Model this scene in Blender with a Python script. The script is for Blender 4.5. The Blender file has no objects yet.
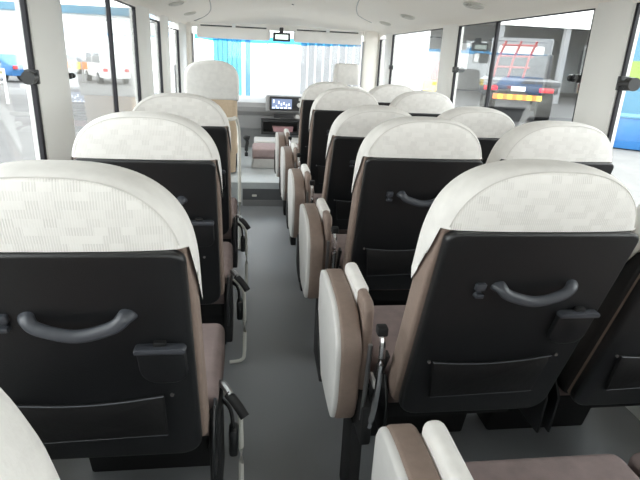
import bpy, bmesh, math, random
from mathutils import Vector, Matrix
random.seed(4)
scene = bpy.context.scene
COL = scene.collection

# ------------------------------------------------------------------ materials
def nodes_mat(name):
    m = bpy.data.materials.new(name); m.use_nodes = True
    nt = m.node_tree
    return m, nt, nt.nodes, nt.links, nt.nodes['Principled BSDF']

def mat(name, color, rough=0.6, metal=0.0, noise=0.0, nscale=40.0, bump=0.0, bscale=200.0, spec=0.5):
    m, nt, N, L, B = nodes_mat(name)
    B.inputs['Base Color'].default_value = (*color, 1)
    B.inputs['Roughness'].default_value = rough
    B.inputs['Metallic'].default_value = metal
    B.inputs['Specular IOR Level'].default_value = spec
    tc = N.new('ShaderNodeTexCoord')
    if noise > 0:
        n = N.new('ShaderNodeTexNoise'); n.inputs['Scale'].default_value = nscale; n.inputs['Detail'].default_value = 4
        L.new(tc.outputs['Object'], n.inputs['Vector'])
        r = N.new('ShaderNodeValToRGB')
        lo = tuple(max(0, c*(1-noise)) for c in color); hi = tuple(min(1, c*(1+noise)) for c in color)
        r.color_ramp.elements[0].position = 0.3; r.color_ramp.elements[1].position = 0.7
        r.color_ramp.elements[0].color = (*lo, 1); r.color_ramp.elements[1].color = (*hi, 1)
        L.new(n.outputs['Fac'], r.inputs['Fac']); L.new(r.outputs['Color'], B.inputs['Base Color'])
    if bump > 0:
        n2 = N.new('ShaderNodeTexNoise'); n2.inputs['Scale'].default_value = bscale; n2.inputs['Detail'].default_value = 3
        L.new(tc.outputs['Object'], n2.inputs['Vector'])
        b = N.new('ShaderNodeBump'); b.inputs['Strength'].default_value = bump; b.inputs['Distance'].default_value = 0.002
        L.new(n2.outputs['Fac'], b.inputs['Height']); L.new(b.outputs['Normal'], B.inputs['Normal'])
    return m

def cover_material(name, light, dark):
    """woven headrest cover: blocks of fine ribs"""
    m, nt, N, L, B = nodes_mat(name)
    B.inputs['Roughness'].default_value = 0.9
    B.inputs['Specular IOR Level'].default_value = 0.15
    B.inputs['Sheen Weight'].default_value = 0.2
    tc = N.new('ShaderNodeTexCoord')
    mp = N.new('ShaderNodeMapping'); mp.inputs['Scale'].default_value = (1, 0.0, 1)
    L.new(tc.outputs['Object'], mp.inputs['Vector'])
    br = N.new('ShaderNodeTexBrick'); br.inputs['Scale'].default_value = 1.0
    br.inputs['Brick Width'].default_value = 0.020; br.inputs['Row Height'].default_value = 0.014
    br.inputs['Mortar Size'].default_value = 0.0; br.inputs['Bias'].default_value = 0.0
    br.inputs['Color1'].default_value = (0, 0, 0, 1); br.inputs['Color2'].default_value = (1, 1, 1, 1)
    sw = N.new('ShaderNodeSeparateXYZ'); cb = N.new('ShaderNodeCombineXYZ')
    L.new(mp.outputs['Vector'], sw.inputs[0]); L.new(sw.outputs['X'], cb.inputs['X']); L.new(sw.outputs['Z'], cb.inputs['Y'])
    L.new(cb.outputs[0], br.inputs['Vector'])
    wv = N.new('ShaderNodeTexWave'); wv.wave_type = 'BANDS'; wv.bands_direction = 'X'
    wv.inputs['Scale'].default_value = 78.0; wv.inputs['Distortion'].default_value = 0.6
    wv.inputs['Detail'].default_value = 1.0
    L.new(tc.outputs['Object'], wv.inputs['Vector'])
    mul = N.new('ShaderNodeMath'); mul.operation = 'MULTIPLY'
    L.new(br.outputs['Color'], mul.inputs[0]); L.new(wv.outputs['Fac'], mul.inputs[1])
    mx = N.new('ShaderNodeMix'); mx.data_type = 'RGBA'
    mx.inputs[6].default_value = (*light, 1); mx.inputs[7].default_value = (*dark, 1)
    L.new(mul.outputs[0], mx.inputs[0])
    L.new(mx.outputs[2], B.inputs['Base Color'])
    n2 = N.new('ShaderNodeTexNoise'); n2.inputs['Scale'].default_value = 14; n2.inputs['Detail'].default_value = 5
    L.new(tc.outputs['Object'], n2.inputs['Vector'])
    ad = N.new('ShaderNodeMath'); ad.operation = 'MULTIPLY_ADD'; ad.inputs[1].default_value = 0.12
    L.new(mul.outputs[0], ad.inputs[0]); L.new(n2.outputs['Fac'], ad.inputs[2])
    b = N.new('ShaderNodeBump'); b.inputs['Strength'].default_value = 0.5; b.inputs['Distance'].default_value = 0.006
    L.new(ad.outputs[0], b.inputs['Height']); L.new(b.outputs['Normal'], B.inputs['Normal'])
    return m

def glass_material(name, tint=(1, 1, 1), refl=1.0):
    m = bpy.data.materials.new(name); m.use_nodes = True
    N = m.node_tree.nodes; L = m.node_tree.links; N.clear()
    out = N.new('ShaderNodeOutputMaterial'); mix = N.new('ShaderNodeMixShader')
    tr = N.new('ShaderNodeBsdfTransparent'); tr.inputs[0].default_value = (*tint, 1)
    gl = N.new('ShaderNodeBsdfGlossy'); gl.inputs['Roughness'].default_value = 0.02
    lw = N.new('ShaderNodeLayerWeight'); lw.inputs[0].default_value = 0.5
    pw = N.new('ShaderNodeMath'); pw.operation = 'POWER'; pw.inputs[1].default_value = 5.0
    mu = N.new('ShaderNodeMath'); mu.operation = 'MULTIPLY_ADD'; mu.inputs[1].default_value = 0.9*refl; mu.inputs[2].default_value = 0.045*refl
    L.new(lw.outputs['Facing'], pw.inputs[0]); L.new(pw.outputs[0], mu.inputs[0]); L.new(mu.outputs[0], mix.inputs[0])
    L.new(tr.outputs[0], mix.inputs[1]); L.new(gl.outputs[0], mix.inputs[2]); L.new(mix.outputs[0], out.inputs[0])
    return m

def emit_mat(name, color, strength):
    m, nt, N, L, B = nodes_mat(name)
    B.inputs['Base Color'].default_value = (*color, 1)
    B.inputs['Emission Color'].default_value = (*color, 1)
    B.inputs['Emission Strength'].default_value = strength
    return m

M = {}
M['cover'] = cover_material('white_woven_cover', (0.80, 0.78, 0.75), (0.655, 0.635, 0.605))
M['cover_plain'] = mat('white_cover_gusset', (0.75, 0.732, 0.705), 0.9, noise=0.05, nscale=30, bump=0.4, bscale=120, spec=0.15)
M['seam'] = mat('cover_seam_thread', (0.62, 0.60, 0.57), 0.9)
M['black'] = mat('black_seat_plastic', (0.0085, 0.009, 0.010), 0.36, bump=0.25, bscale=500)
M['black_matte'] = mat('black_matte_plastic', (0.006, 0.006, 0.0065), 0.7)
M['pocket'] = mat('black_vinyl_pocket', (0.006, 0.006, 0.0065), 0.55, bump=0.4, bscale=60)
M['handle'] = mat('slate_grey_handle', (0.05, 0.054, 0.064), 0.38)
M['brown'] = mat('brown_vinyl', (0.235, 0.175, 0.145), 0.62, noise=0.06, nscale=60, bump=0.25, bscale=300)
M['beige'] = mat('tan_vinyl', (0.58, 0.45, 0.32), 0.6, noise=0.05, nscale=60)
M['cushion'] = mat('mauve_seat_fabric', (0.235, 0.185, 0.178), 0.95, noise=0.10, nscale=25, bump=0.5, bscale=400, spec=0.1)
M['pinkish'] = mat('pinkish_fabric', (0.40, 0.31, 0.31), 0.95, noise=0.06, nscale=25, bump=0.5, bscale=400, spec=0.1)
M['facing'] = mat('pale_grey_vinyl', (0.60, 0.59, 0.575), 0.6, noise=0.03, nscale=30)
M['chrome'] = mat('chrome', (0.7, 0.7, 0.71), 0.18, 1.0)
M['steel'] = mat('dull_steel', (0.33, 0.33, 0.33), 0.35, 1.0)
M['cream'] = mat('cream_plastic', (0.66, 0.65, 0.60), 0.5)
M['tag'] = mat('white_tag', (0.85, 0.85, 0.84), 0.7)
M['wall'] = mat('grey_wall_panel', (0.80, 0.795, 0.765), 0.6, bump=0.15, bscale=300)
M['lining'] = mat('cream_ceiling_lining', (0.885, 0.85, 0.79), 0.7, bump=0.15, bscale=200)
M['floor'] = mat('grey_vinyl_floor', (0.215, 0.222, 0.232), 0.42, noise=0.06, nscale=300, bump=0.2, bscale=400)
M['step'] = mat('pale_grey_step', (0.50, 0.53, 0.54), 0.45, noise=0.05, nscale=80)
M['riser'] = mat('dark_grey_riser', (0.10, 0.103, 0.108), 0.6)
M['gasket'] = mat('black_rubber_gasket', (0.014, 0.013, 0.018), 0.6)
M['dash'] = mat('grey_dashboard', (0.33, 0.33, 0.335), 0.55, bump=0.2, bscale=300)
M['dash_dark'] = mat('dark_dashboard', (0.03, 0.03, 0.032), 0.5)
M['screen'] = emit_mat('lit_navigation_screen', (0.11, 0.14, 0.22), 0.6)
M['screen_lines'] = emit_mat('screen_lines', (0.7, 0.8, 0.95), 0.8)
M['clock_lit'] = emit_mat('lit_clock', (0.6, 0.7, 0.65), 0.6)
M['glass'] = glass_material('window_glass', (0.94, 0.96, 0.95), 1.3)
M['windshield'] = glass_material('windshield_glass', (0.96, 0.98, 0.98), 0.6)
M['blue_band'] = glass_material('blue_sunshade_band', (0.30, 0.66, 0.90), 0.6)
M['mirror'] = mat('mirror_glass', (0.85, 0.85, 0.85), 0.03, 1.0)
M['visor'] = mat('white_visor_vinyl', (0.90, 0.895, 0.88), 0.7)
M['white_paint'] = mat('white_paint', (0.82, 0.83, 0.83), 0.4)
M['paper'] = mat('paper', (0.85, 0.83, 0.80), 0.8)
M['pink_paper'] = mat('pink_paper', (0.55, 0.32, 0.34), 0.8)
M['asphalt'] = mat('asphalt', (0.105, 0.102, 0.102), 0.85, noise=0.15, nscale=0.8)
M['concrete'] = mat('concrete', (0.17, 0.165, 0.16), 0.85, noise=0.1, nscale=2)
M['blue_paint'] = mat('blue_paint', (0.025, 0.14, 0.36), 0.5)
M['sky_blue'] = mat('sky_blue_panel', (0.07, 0.20, 0.30), 0.5)
M['aqua'] = mat('aqua_panel', (0.07, 0.30, 0.36), 0.5)
M['lime'] = mat('lime_poster', (0.22, 0.33, 0.06), 0.6)
M['red_paint'] = mat('red_paint', (0.25, 0.03, 0.03), 0.4)
M['red_lamp'] = mat('red_lamp_lens', (0.6, 0.03, 0.04), 0.25)
M['orange'] = mat('orange_reflector', (0.85, 0.20, 0.03), 0.4)
M['yellow'] = mat('yellow_reflector', (0.85, 0.62, 0.05), 0.4)
M['truck_dark'] = mat('dark_truck_chassis', (0.03, 0.03, 0.034), 0.5)
M['truck_grey'] = mat('grey_truck_paint', (0.16, 0.165, 0.175), 0.35)
M['car_glass'] = mat('dark_car_glass', (0.03, 0.04, 0.05), 0.08)
M['tyre'] = mat('tyre_rubber', (0.015, 0.015, 0.016), 0.8)
M['hall'] = mat('grey_cladding', (0.20, 0.205, 0.21), 0.6, noise=0.05, nscale=1)
M['hall_dark'] = mat('dark_workshop_floor', (0.05, 0.05, 0.052), 0.7)
M['white_wall'] = mat('white_building_wall', (0.85, 0.86, 0.86), 0.7)
M['navy'] = mat('navy_paint', (0.03, 0.06, 0.20), 0.5)

# ------------------------------------------------------------------ mesh helpers
def finish(name, bm, m, parent=None, smooth=True, angle=40):
    bmesh.ops.remove_doubles(bm, verts=bm.verts, dist=1e-5)
    bmesh.ops.recalc_face_normals(bm, faces=bm.faces)
    me = bpy.data.meshes.new(name); bm.to_mesh(me); bm.free()
    mats = m if isinstance(m, (list, tuple)) else [m]
    for x in mats: me.materials.append(x)
    if smooth:
        me.polygons.foreach_set('use_smooth', [True]*len(me.polygons))
        me.set_sharp_from_angle(angle=math.radians(angle))
    o = bpy.data.objects.new(name, me); COL.objects.link(o)
    if parent: o.parent = parent
    return o

def box(bm, lo, hi, bev=0.0, seg=2, mi=0):
    lo = Vector(lo); hi = Vector(hi); c = (lo+hi)/2; d = hi-lo
    r = bmesh.ops.create_cube(bm, size=1.0, matrix=Matrix.Translation(c) @ Matrix.Diagonal((d.x, d.y, d.z, 1)))
    fs = set(f for v in r['verts'] for f in v.link_faces)
    if bev > 0:
        bev = min(bev, min(d)*0.49)
        es = list({e for v in r['verts'] for e in v.link_edges})
        q = bmesh.ops.bevel(bm, geom=es, offset=bev, segments=seg, profile=0.5, affect='EDGES')
        fs = set(f for f in fs if f.is_valid) | set(q['faces'])
    for f in fs: f.material_index = mi
    return fs

def prism(bm, pts, fn, a, b, bev=0.0, seg=2, mi=0):
    """outline pts (u,v) swept from depth a to b; fn(u,v,d)->xyz; ends rounded by bev"""
    n = len(pts)
    cx = sum(p[0] for p in pts)/n; cy = sum(p[1] for p in pts)/n
    def inset(k):
        out = []
        for i in range(n):
            p0 = Vector(pts[i-1]); p1 = Vector(pts[i]); p2 = Vector(pts[(i+1) % n])
            d1 = (p1-p0); d2 = (p2-p1)
            if d1.length < 1e-9 or d2.length < 1e-9: out.append(p1); continue
            d1.normalize(); d2.normalize()
            nn = Vector((-(d1.y+d2.y), d1.x+d2.x))
            if nn.length < 1e-6: nn = Vector((-d1.y, d1.x))
            nn.normalize()
            if nn.dot(Vector((cx, cy))-p1) < 0: nn = -nn
            out.append(p1+nn*k)
        return out
    rings = []
    s = 1 if b > a else -1
    if bev > 0:
        for i in range(seg+1):
            t = math.pi/2*i/seg
            rings.append((inset(bev*(1-math.sin(t))), a+s*bev*(1-math.cos(t))))
        for i in range(seg+1):
            t = math.pi/2*(1-i/seg)
            rings.append((inset(bev*(1-math.sin(t))), b-s*bev*(1-math.cos(t))))
    else:
        rings = [([Vector(p) for p in pts], a), ([Vector(p) for p in pts], b)]
    vv = [[bm.verts.new(fn(p[0], p[1], d)) for p in r] for r, d in rings]
    for r0, r1 in zip(vv, vv[1:]):
        for i in range(n):
            f = bm.faces.new((r0[i], r0[(i+1) % n], r1[(i+1) % n], r1[i])); f.material_index = mi
    f = bm.faces.new(vv[0]); f.material_index = mi
    f = bm.faces.new(list(reversed(vv[-1]))); f.material_index = mi

def rrect(x0, y0, x1, y1, r, k=5):
    """rounded rectangle; r = one radius or four (lower-left, lower-right, upper-right, upper-left)"""
    if not isinstance(r, (list, tuple)): r = [r]*4
    out = []
    for (cx, cy, a0), rr in zip(((x0, y0, 180), (x1, y0, 270), (x1, y1, 0), (x0, y1, 90)), r):
        sx = 1 if cx == x0 else -1; sy = 1 if cy == y0 else -1
        ox = cx+sx*rr; oy = cy+sy*rr
        if rr <= 1e-6: out.append((cx, cy)); continue
        for i in range(k+1):
            t = math.radians(a0+90*i/k); out.append((ox+rr*math.cos(t), oy+rr*math.sin(t)))
    return out

def smooth_path(pts, sub=6):
    P = [Vector(p) for p in pts]; out = []
    for i in range(len(P)-1):
        p0 = P[max(i-1, 0)]; p1 = P[i]; p2 = P[i+1]; p3 = P[min(i+2, len(P)-1)]
        for k in range(sub):
            t = k/sub
            out.append(0.5*((2*p1)+(-p0+p2)*t+(2*p0-5*p1+4*p2-p3)*t*t+(-p0+3*p1-3*p2+p3)*t**3))
    out.append(P[-1]); return out

def tube(bm, pts, r, seg=10, flat=1.0, up=(0, 0, 1), mi=0):
    P = [Vector(p) for p in pts]; rings = []
    up = Vector(up)
    for i, p in enumerate(P):
        t = (P[min(i+1, len(P)-1)]-P[max(i-1, 0)]).normalized()
        a = t.cross(up)
        if a.length < 1e-4: a = t.cross(Vector((1, 0.1, 0)))
        a.normalize(); b = a.cross(t).normalized()
        rr = r[i] if isinstance(r, (list, tuple)) else r
        rings.append([bm.verts.new(p+a*rr*math.cos(2*math.pi*k/seg)+b*rr*flat*math.sin(2*math.pi*k/seg)) for k in range(seg)])
    for r0, r1 in zip(rings, rings[1:]):
        for k in range(seg):
            f = bm.faces.new((r0[k], r0[(k+1) % seg], r1[(k+1) % seg], r1[k])); f.material_index = mi
    for rg, rev in ((rings[0], True), (rings[-1], False)):
        f = bm.faces.new(list(reversed(rg)) if rev else rg); f.material_index = mi

def cyl(bm, p0, p1, r, seg=16, mi=0):
    tube(bm, [p0, Vector(p0).lerp(Vector(p1), 0.5), p1], r, seg, mi=mi)

def XZ(u, v, d): return (u, d, v)
def YZ(u, v, d): return (d, u, v)
def XY(u, v, d): return (u, v, d)

def empty(name, loc=(0, 0, 0), rz=0.0):
    o = bpy.data.objects.new(name, None); o.empty_display_size = 0.1
    COL.objects.link(o); o.location = loc; o.rotation_euler = (0, 0, rz); return o

def tag(o, label, cat, group=None, kind=None):
    o['label'] = label; o['category'] = cat
    if group: o['group'] = group
    if kind: o['kind'] = kind
    return o

def struct(o, label=None):
    o['kind'] = 'structure'
    return o

def copy_tree(o, parent=None):
    c = o.copy(); COL.objects.link(c)
    if parent: c.parent = parent
    for ch in list(o.children): copy_tree(ch, c)
    return c

# ------------------------------------------------------------------ camera
F_PX, VX, VY = 520.0, 252.0, 53.0
fwd = Vector((VX-320, 240-VY, -F_PX)).normalized()      # world +Y seen from the camera
upc = Vector((0, 1, 0)); rgt = fwd.cross(upc).normalized(); up2 = rgt.cross(fwd)
Rm = Matrix((rgt, fwd, up2))                             # camera -> world
camd = bpy.data.cameras.new('camera'); camd.sensor_width = 36.0; camd.lens = F_PX/640*36
camd.clip_start = 0.02
cam = bpy.data.objects.new('camera', camd); COL.objects.link(cam)
cam.matrix_world = Matrix.Translation((0, 0, 1.25)) @ Rm.to_4x4()
scene.camera = cam

# ------------------------------------------------------------------ the passenger seat
SL = 0.34                                   # slope of the backrest: y per metre down
def lean(z): return (0.95-z)*SL if z <= 0.95 else (0.95-z)*0.22
def PN(x, z, n): return (x, lean(z)-n, z)   # a point on the back panel, n towards the rear

def arch(w, zc, h, n, k=40):
    out = []
    for i in range(k+1):
        t = math.pi*(1-i/k)
        c, s = math.cos(t), math.sin(t)
        out.append((w*math.copysign(abs(c)**(2/n), c), zc+h*abs(s)**(2/n)))
    return out

def cover_mesh(bm):
    base = arch(0.213, 0.885, 0.195, 2.6, 44)
    flap = [0.0, 0.25, 0.5, 0.75, 1.0]
    # rings: (inset factor, depth, back?)
    rings = [(0.0, -0.016, 1), (0.35, -0.015, 1), (0.62, -0.012, 1), (0.80, -0.008, 1), (0.875, -0.004, 1),
             (0.90, -0.003, 1), (0.915, -0.0005, 1), (0.96, 0.008, 1), (0.99, 0.025, 2), (1.0, 0.047, 2), (0.995, 0.07, 2),
             (0.975, 0.095, 2), (0.93, 0.115, 2), (0.82, 0.13, 2), (0.6, 0.14, 2), (0.3, 0.146, 2), (0.0, 0.148, 2)]
    cz = 0.955
    grid = []
    for r, d, kind in rings:
        row = []
        def P(x, z, dd=d):
            zz = max(z, 0.952) if kind == 1 else z
            return (x, lean(zz)+dd+0.012, zz)
        low = {1: 0.952, 2: 0.0}[kind]
        if kind == 2:
            tip = 0.80 if d < 0.08 else 0.82
            fr = min(1, (d-0.008)/0.05)
            zl = 0.952+(tip-0.952)*fr
        else: zl = 0.952
        xs, zs = base[0]
        left = [(xs*(r if r > 0 else 0), 0.885+(zl-0.885)*f) for f in reversed(flap[1:])]
        if kind == 2 and r < 0.5: left = [(xs*r, cz+(0.84-cz)*1) for f in flap[1:]]
        arc = [(x*r, cz+(z-cz)*r) for x, z in base]
        right = [(-x, z) for x, z in reversed(left)]
        for j, (x, z) in enumerate(left+arc+right):
            wav = 0.004*math.sin(j*2.1+d*60) if (kind == 2 and (j < 2 or j > len(left+arc+right)-3)) else 0
            row.append(bm.verts.new(P(x, z+wav)))
        grid.append(row)
    n = len(grid[0])
    for gi, (a, b) in enumerate(zip(grid, grid[1:])):
        for i in range(n-1):
            try: f = bm.faces.new((a[i], a[i+1], b[i+1], b[i]))
            except ValueError: continue
            f.material_index = 1 if gi >= 6 else 0

def seam_mesh(bm):
    base = arch(0.213, 0.885, 0.195, 2.6, 44)
    pts = []
    for x, z in base:
        r = 0.925; xx = x*r; zz = 0.955+(z-0.955)*r
        if zz > 0.953: pts.append((xx, lean(zz)+0.0095, zz))
    tube(bm, pts, 0.0012, 6)

def backrest_mesh(bm):
    # stacked horizontal rounded sections from bottom to top
    zs = [0.43, 0.44, 0.46, 0.55, 0.65, 0.75, 0.85, 0.93, 0.955]
    rows = []
    for z in zs:
        hw = 0.207 if z < 0.9 else 0.200
        t = 0.125
        if z == 0.43: hw, t = 0.20, 0.10
        o = rrect(-hw, 0.018, hw, t, [0.008, 0.008, 0.05, 0.05], 6)
        rows.append([bm.verts.new((x, lean(z)+y, z)) for x, y in o])
    n = len(rows[0])
    for a, b in zip(rows, rows[1:]):
        for i in range(n): bm.faces.new((a[i], a[(i+1) % n], b[(i+1) % n], b[i]))
    bm.faces.new(list(reversed(rows[0]))); bm.faces.new(rows[-1])

def make_seat(levers, dark_side=False):
    root = empty('passenger_seat')
    # black moulded shell at the rear of the backrest
    bm = bmesh.new()
    prism(bm, rrect(-0.198, 0.40, 0.200, 0.951, [0.05, 0.05, 0.022, 0.022], 6), lambda u, v, d: PN(u*(1-0.04*(0.95-v)), v, d), -0.018, 0.012, 0.008, 3)
    finish('back_panel', bm, M['black'], root)
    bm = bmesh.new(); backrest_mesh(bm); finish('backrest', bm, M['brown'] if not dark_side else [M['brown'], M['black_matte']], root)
    bm = bmesh.new(); cover_mesh(bm); cv = finish('headrest_cover', bm, [M['cover'], M['cover_plain']], root, angle=75)
    cv['label'] = 'white woven headrest cover'
    bm = bmesh.new(); seam_mesh(bm); finish('seam', bm, M['seam'], cv)
    # bow handle
    bm = bmesh.new()
    pth = smooth_path([PN(-0.066, 0.826, -0.004), PN(-0.060, 0.824, 0.020), PN(-0.042, 0.809, 0.032), PN(0.016, 0.795, 0.038),
                       PN(0.074, 0.809, 0.032), PN(0.095, 0.826, 0.020), PN(0.102, 0.828, -0.004)], 6)
    nn = len(pth)
    rad = [0.0115+0.007*abs(2*i/(nn-1)-1)**3 for i in range(nn)]
    tube(bm, pth, rad, 14, flat=0.72, up=(0, -1, 0.3))
    finish('handle', bm, M['handle'], root)
    # small hook left of the handle
    bm = bmesh.new()
    prism(bm, rrect(-0.112, 0.815, -0.090, 0.833, 0.004, 3), PN, 0.008, 0.022, 0.003, 2)
    prism(bm, rrect(-0.110, 0.798, -0.092, 0.808, 0.003, 3), PN, 0.008, 0.028, 0.003, 2)
    prism(bm, rrect(-0.106, 0.805, -0.096, 0.818, 0.002, 2), PN, 0.008, 0.016, 0.002, 2)
    finish('hook', bm, M['handle'], root)
    # folding cup holder
    bm = bmesh.new()
    prism(bm, rrect(0.100, 0.655, 0.186, 0.752, [0.035, 0.03, 0.012, 0.012], 5), PN, 0.006, 0.026, 0.006, 2)
    cup = finish('cup_holder', bm, M['black'], root)
    bm = bmesh.new()
    prism(bm, rrect(0.098, 0.740, 0.188, 0.755, [0.004, 0.004, 0.009, 0.009], 4), PN, 0.008, 0.034, 0.004, 2)
    finish('lip', bm, M['handle'], cup)
    bm = bmesh.new()
    prism(bm, rrect(0.132, 0.752, 0.154, 0.764, 0.004, 3), PN, 0.008, 0.024, 0.003, 2)
    finish('latch', bm, M['black_matte'], cup)
    # seat-back pocket
    bm = bmesh.new()
    top = [(-0.15+0.285*i/12, 0.602-0.014*math.sin(math.pi*i/12)+0.012*i/12) for i in range(13)]
    prism(bm, [(-0.13, 0.475), (0.13, 0.485)]+list(reversed(top)), PN, 0.008, 0.022, 0.006, 2)
    pk = finish('pocket', bm, M['pocket'], root)
    bm = bmesh.new()
    tube(bm, [PN(x, z, 0.021) for x, z in top], 0.0014, 6)
    tube(bm, [PN(-0.13+0.26*i/8, 0.476+0.010*i/8, 0.020) for i in range(9)], 0.0013, 6)
    finish('hem', bm, M['handle'], pk)
    for sx, sz in ((-0.157, 0.600), (0.15, 0.612)):
        bm = bmesh.new(); cyl(bm, PN(sx, sz, 0.008), PN(sx, sz, 0.016), 0.004, 10)
        finish('screw', bm, M['steel'], root)
    # cushion
    bm = bmesh.new()
    prism(bm, rrect(0.29, 0.335, 0.67, 0.472, [0.03, 0.05, 0.035, 0.03], 6), YZ, -0.222, 0.222, 0.026, 4)
    finish('seat_cushion', bm, M['cushion'], root)
    bm = bmesh.new()
    box(bm, (-0.195, 0.31, 0.28), (0.195, 0.63, 0.345), 0.012)
    fr = finish('seat_frame', bm, M['black_matte'], root)
    bm = bmesh.new()
    prism(bm, [(0.57, 0.0), (0.66, 0.0), (0.645, 0.29), (0.50, 0.29)], YZ, -0.19, 0.19, 0.01, 2)
    finish('pedestal', bm, M['black_matte'], root)
    # hinge cheeks where the backrest meets the frame
    for s in (-1, 1):
        bm = bmesh.new()
        prism(bm, [(0.20, 0.30), (0.36, 0.30), (0.37, 0.38), (0.28, 0.47), (0.235, 0.48), (0.19, 0.42)], YZ, s*0.214, s*0.222, 0.003, 2)
        finish('hinge_cover', bm, M['black'], root)
    if levers:
        x = 0.232
        bm = bmesh.new()
        tube(bm, smooth_path([(x-0.020, 0.40, 0.43), (x+0.002, 0.365, 0.445), (x+0.022, 0.325, 0.440)], 4), 0.010, 8)
        lv = finish('recline_lever', bm, M['steel'], root)
        bm = bmesh.new()
        tube(bm, smooth_path([(x+0.014, 0.335, 0.440), (x+0.036, 0.31, 0.425), (x+0.056, 0.29, 0.402)], 4), [0.012]*9, 10)
        finish('grip', bm, M['black_matte'], lv)
        bm = bmesh.new()
        prism(bm, rrect(0.26, 0.19, 0.40, 0.43, 0.02, 3), YZ, x-0.030, x-0.002, 0.006, 2)
        finish('mechanism_cover', bm, M['black_matte'], root)
        bm = bmesh.new()
        tube(bm, smooth_path([(x-0.01, 0.36, 0.41), (x+0.018, 0.34, 0.39), (x+0.026, 0.33, 0.33)], 5), 0.014, 8, flat=0.35, up=(1, 0, 0))
        bl = finish('seat_belt', bm, M['black_matte'], root)
        bm = bmesh.new(); box(bm, (x+0.014, 0.305, 0.265), (x+0.038, 0.35, 0.345), 0.008)
        finish('buckle', bm, M['black'], bl)
        bm = bmesh.new()
        tube(bm, smooth_path([(x-0.008, 0.42, 0.385), (x+0.016, 0.405, 0.385), (x+0.038, 0.40, 0.355), (x+0.042, 0.40, 0.30), (x+0.042, 0.40, 0.08), (x+0.030, 0.40, 0.03), (x-0.02, 0.40, 0.02)], 5), 0.0075, 8)
        finish('guard_rail', bm, M['cream'], root)
    else:
        # aisle-side hinge strap with its white tag
        bm = bmesh.new()
        prism(bm, [(0.20, 0.555), (0.225, 0.560), (0.30, 0.470), (0.345, 0.360), (0.31, 0.355), (0.26, 0.45)], YZ, -0.230, -0.219, 0.004, 2)
        finish('side_strap', bm, M['black'], root)
        bm = bmesh.new()
        prism(bm, rrect(0.265, 0.415, 0.315, 0.438, 0.003, 2), YZ, -0.238, -0.230, 0.002, 2)
        tg = finish('tag', bm, M['tag'], root); tg['label'] = 'white tag'
    return root

def recline(root, deg):
    th = math.radians(deg); py, pz = 0.20, 0.45
    for ch in root.children:
        n = ch.name.split('.')[0]
        if n in ('back_panel', 'backrest', 'headrest_cover', 'handle', 'hook', 'cup_holder', 'pocket', 'screw'):
            ch.rotation_euler = (th, 0, 0)
            # keep the hinge point fixed
            c, s = math.cos(th), math.sin(th)
            ch.location = (0, py-(py*c-pz*s), pz-(py*s+pz*c))

proto_r = make_seat(False)
proto_l = make_seat(True)
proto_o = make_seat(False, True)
for ch in proto_o.children:                  # window-side backrests: inner side coloured black as the shade in the seat gap
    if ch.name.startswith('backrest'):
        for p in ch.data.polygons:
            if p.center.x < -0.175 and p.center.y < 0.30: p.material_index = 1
GRP = 'passenger seats in rows'
used = {}
def place_seat(proto, x, y, label, tilt=0, rz=0):
    r = proto if proto.name not in used else copy_tree(proto)
    used[proto.name] = 1
    r.location = (x, y, 0); r.rotation_euler = (0, 0, rz)
    tag(r, label, 'seat', GRP)
    if tilt: recline(r, tilt)
    return r

RY = [0.165, 0.885, 1.625, 2.365, 3.115, 3.825]
INX, OUTX = 0.56, 1.03
inner = ['mauve cushioned seat beside the lowest folded aisle seat, at the bottom right edge',
         'seat with the largest fully visible black back, handle and white cover, right of the aisle',
         'seat one row ahead of the largest black back, its handle in full view',
         'reclined seat with the lowest white cover, third complete black back right of the aisle',
         'fourth black-backed seat along the right side of the aisle, just ahead of the reclined one',
         'farthest black-backed seat along the right side of the aisle, before the driver seat']
outer = ['window-side seat beside the nearest mauve cushion, at the bottom right corner',
         'window-side seat cut by the right edge, cup holder lid beside the largest black back',
         'window-side seat with a wide white cover below the pillar between the right windows',
         'window-side seat with white cover in front of the window showing the truck',
         'window-side seat with white cover below the pillar at the front end of the truck window',
         'farthest window-side seat on the right, only the top of its white cover showing']
for i in range(6):
    place_seat(proto_r, INX+(0.012 if i == 0 else 0), RY[i], inner[i], 8 if i == 3 else 0)
for i in range(6):
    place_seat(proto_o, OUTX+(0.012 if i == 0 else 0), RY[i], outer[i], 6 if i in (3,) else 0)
LY = [0.186, 0.785, 1.52, 2.265]
left = ['seat at the bottom left corner, only a corner of its white cover showing',
        'large black-backed seat with bow handle on the left of the aisle, nearest complete one',
        'second black-backed seat along the left side, white cover against the pillar',
        'third black-backed seat along the left side, just behind the tall tan seat']
for i in (1, 2, 3, 0):
    r = place_seat(proto_l, -0.346 if i == 0 else -0.305, LY[i], left[i])
    if i == 0:
        for ch in r.children:
            if ch.name.split('.')[0] in ('guard_rail', 'recline_lever', 'seat_belt', 'mechanism_cover'): ch.location = (0.041, 0, 0)
            if ch.name.startswith('seat_cushion'): ch.scale = (1, 0.55, 1); ch.location = (0, 0.13, 0)
        r.location.z = 0.06

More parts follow.
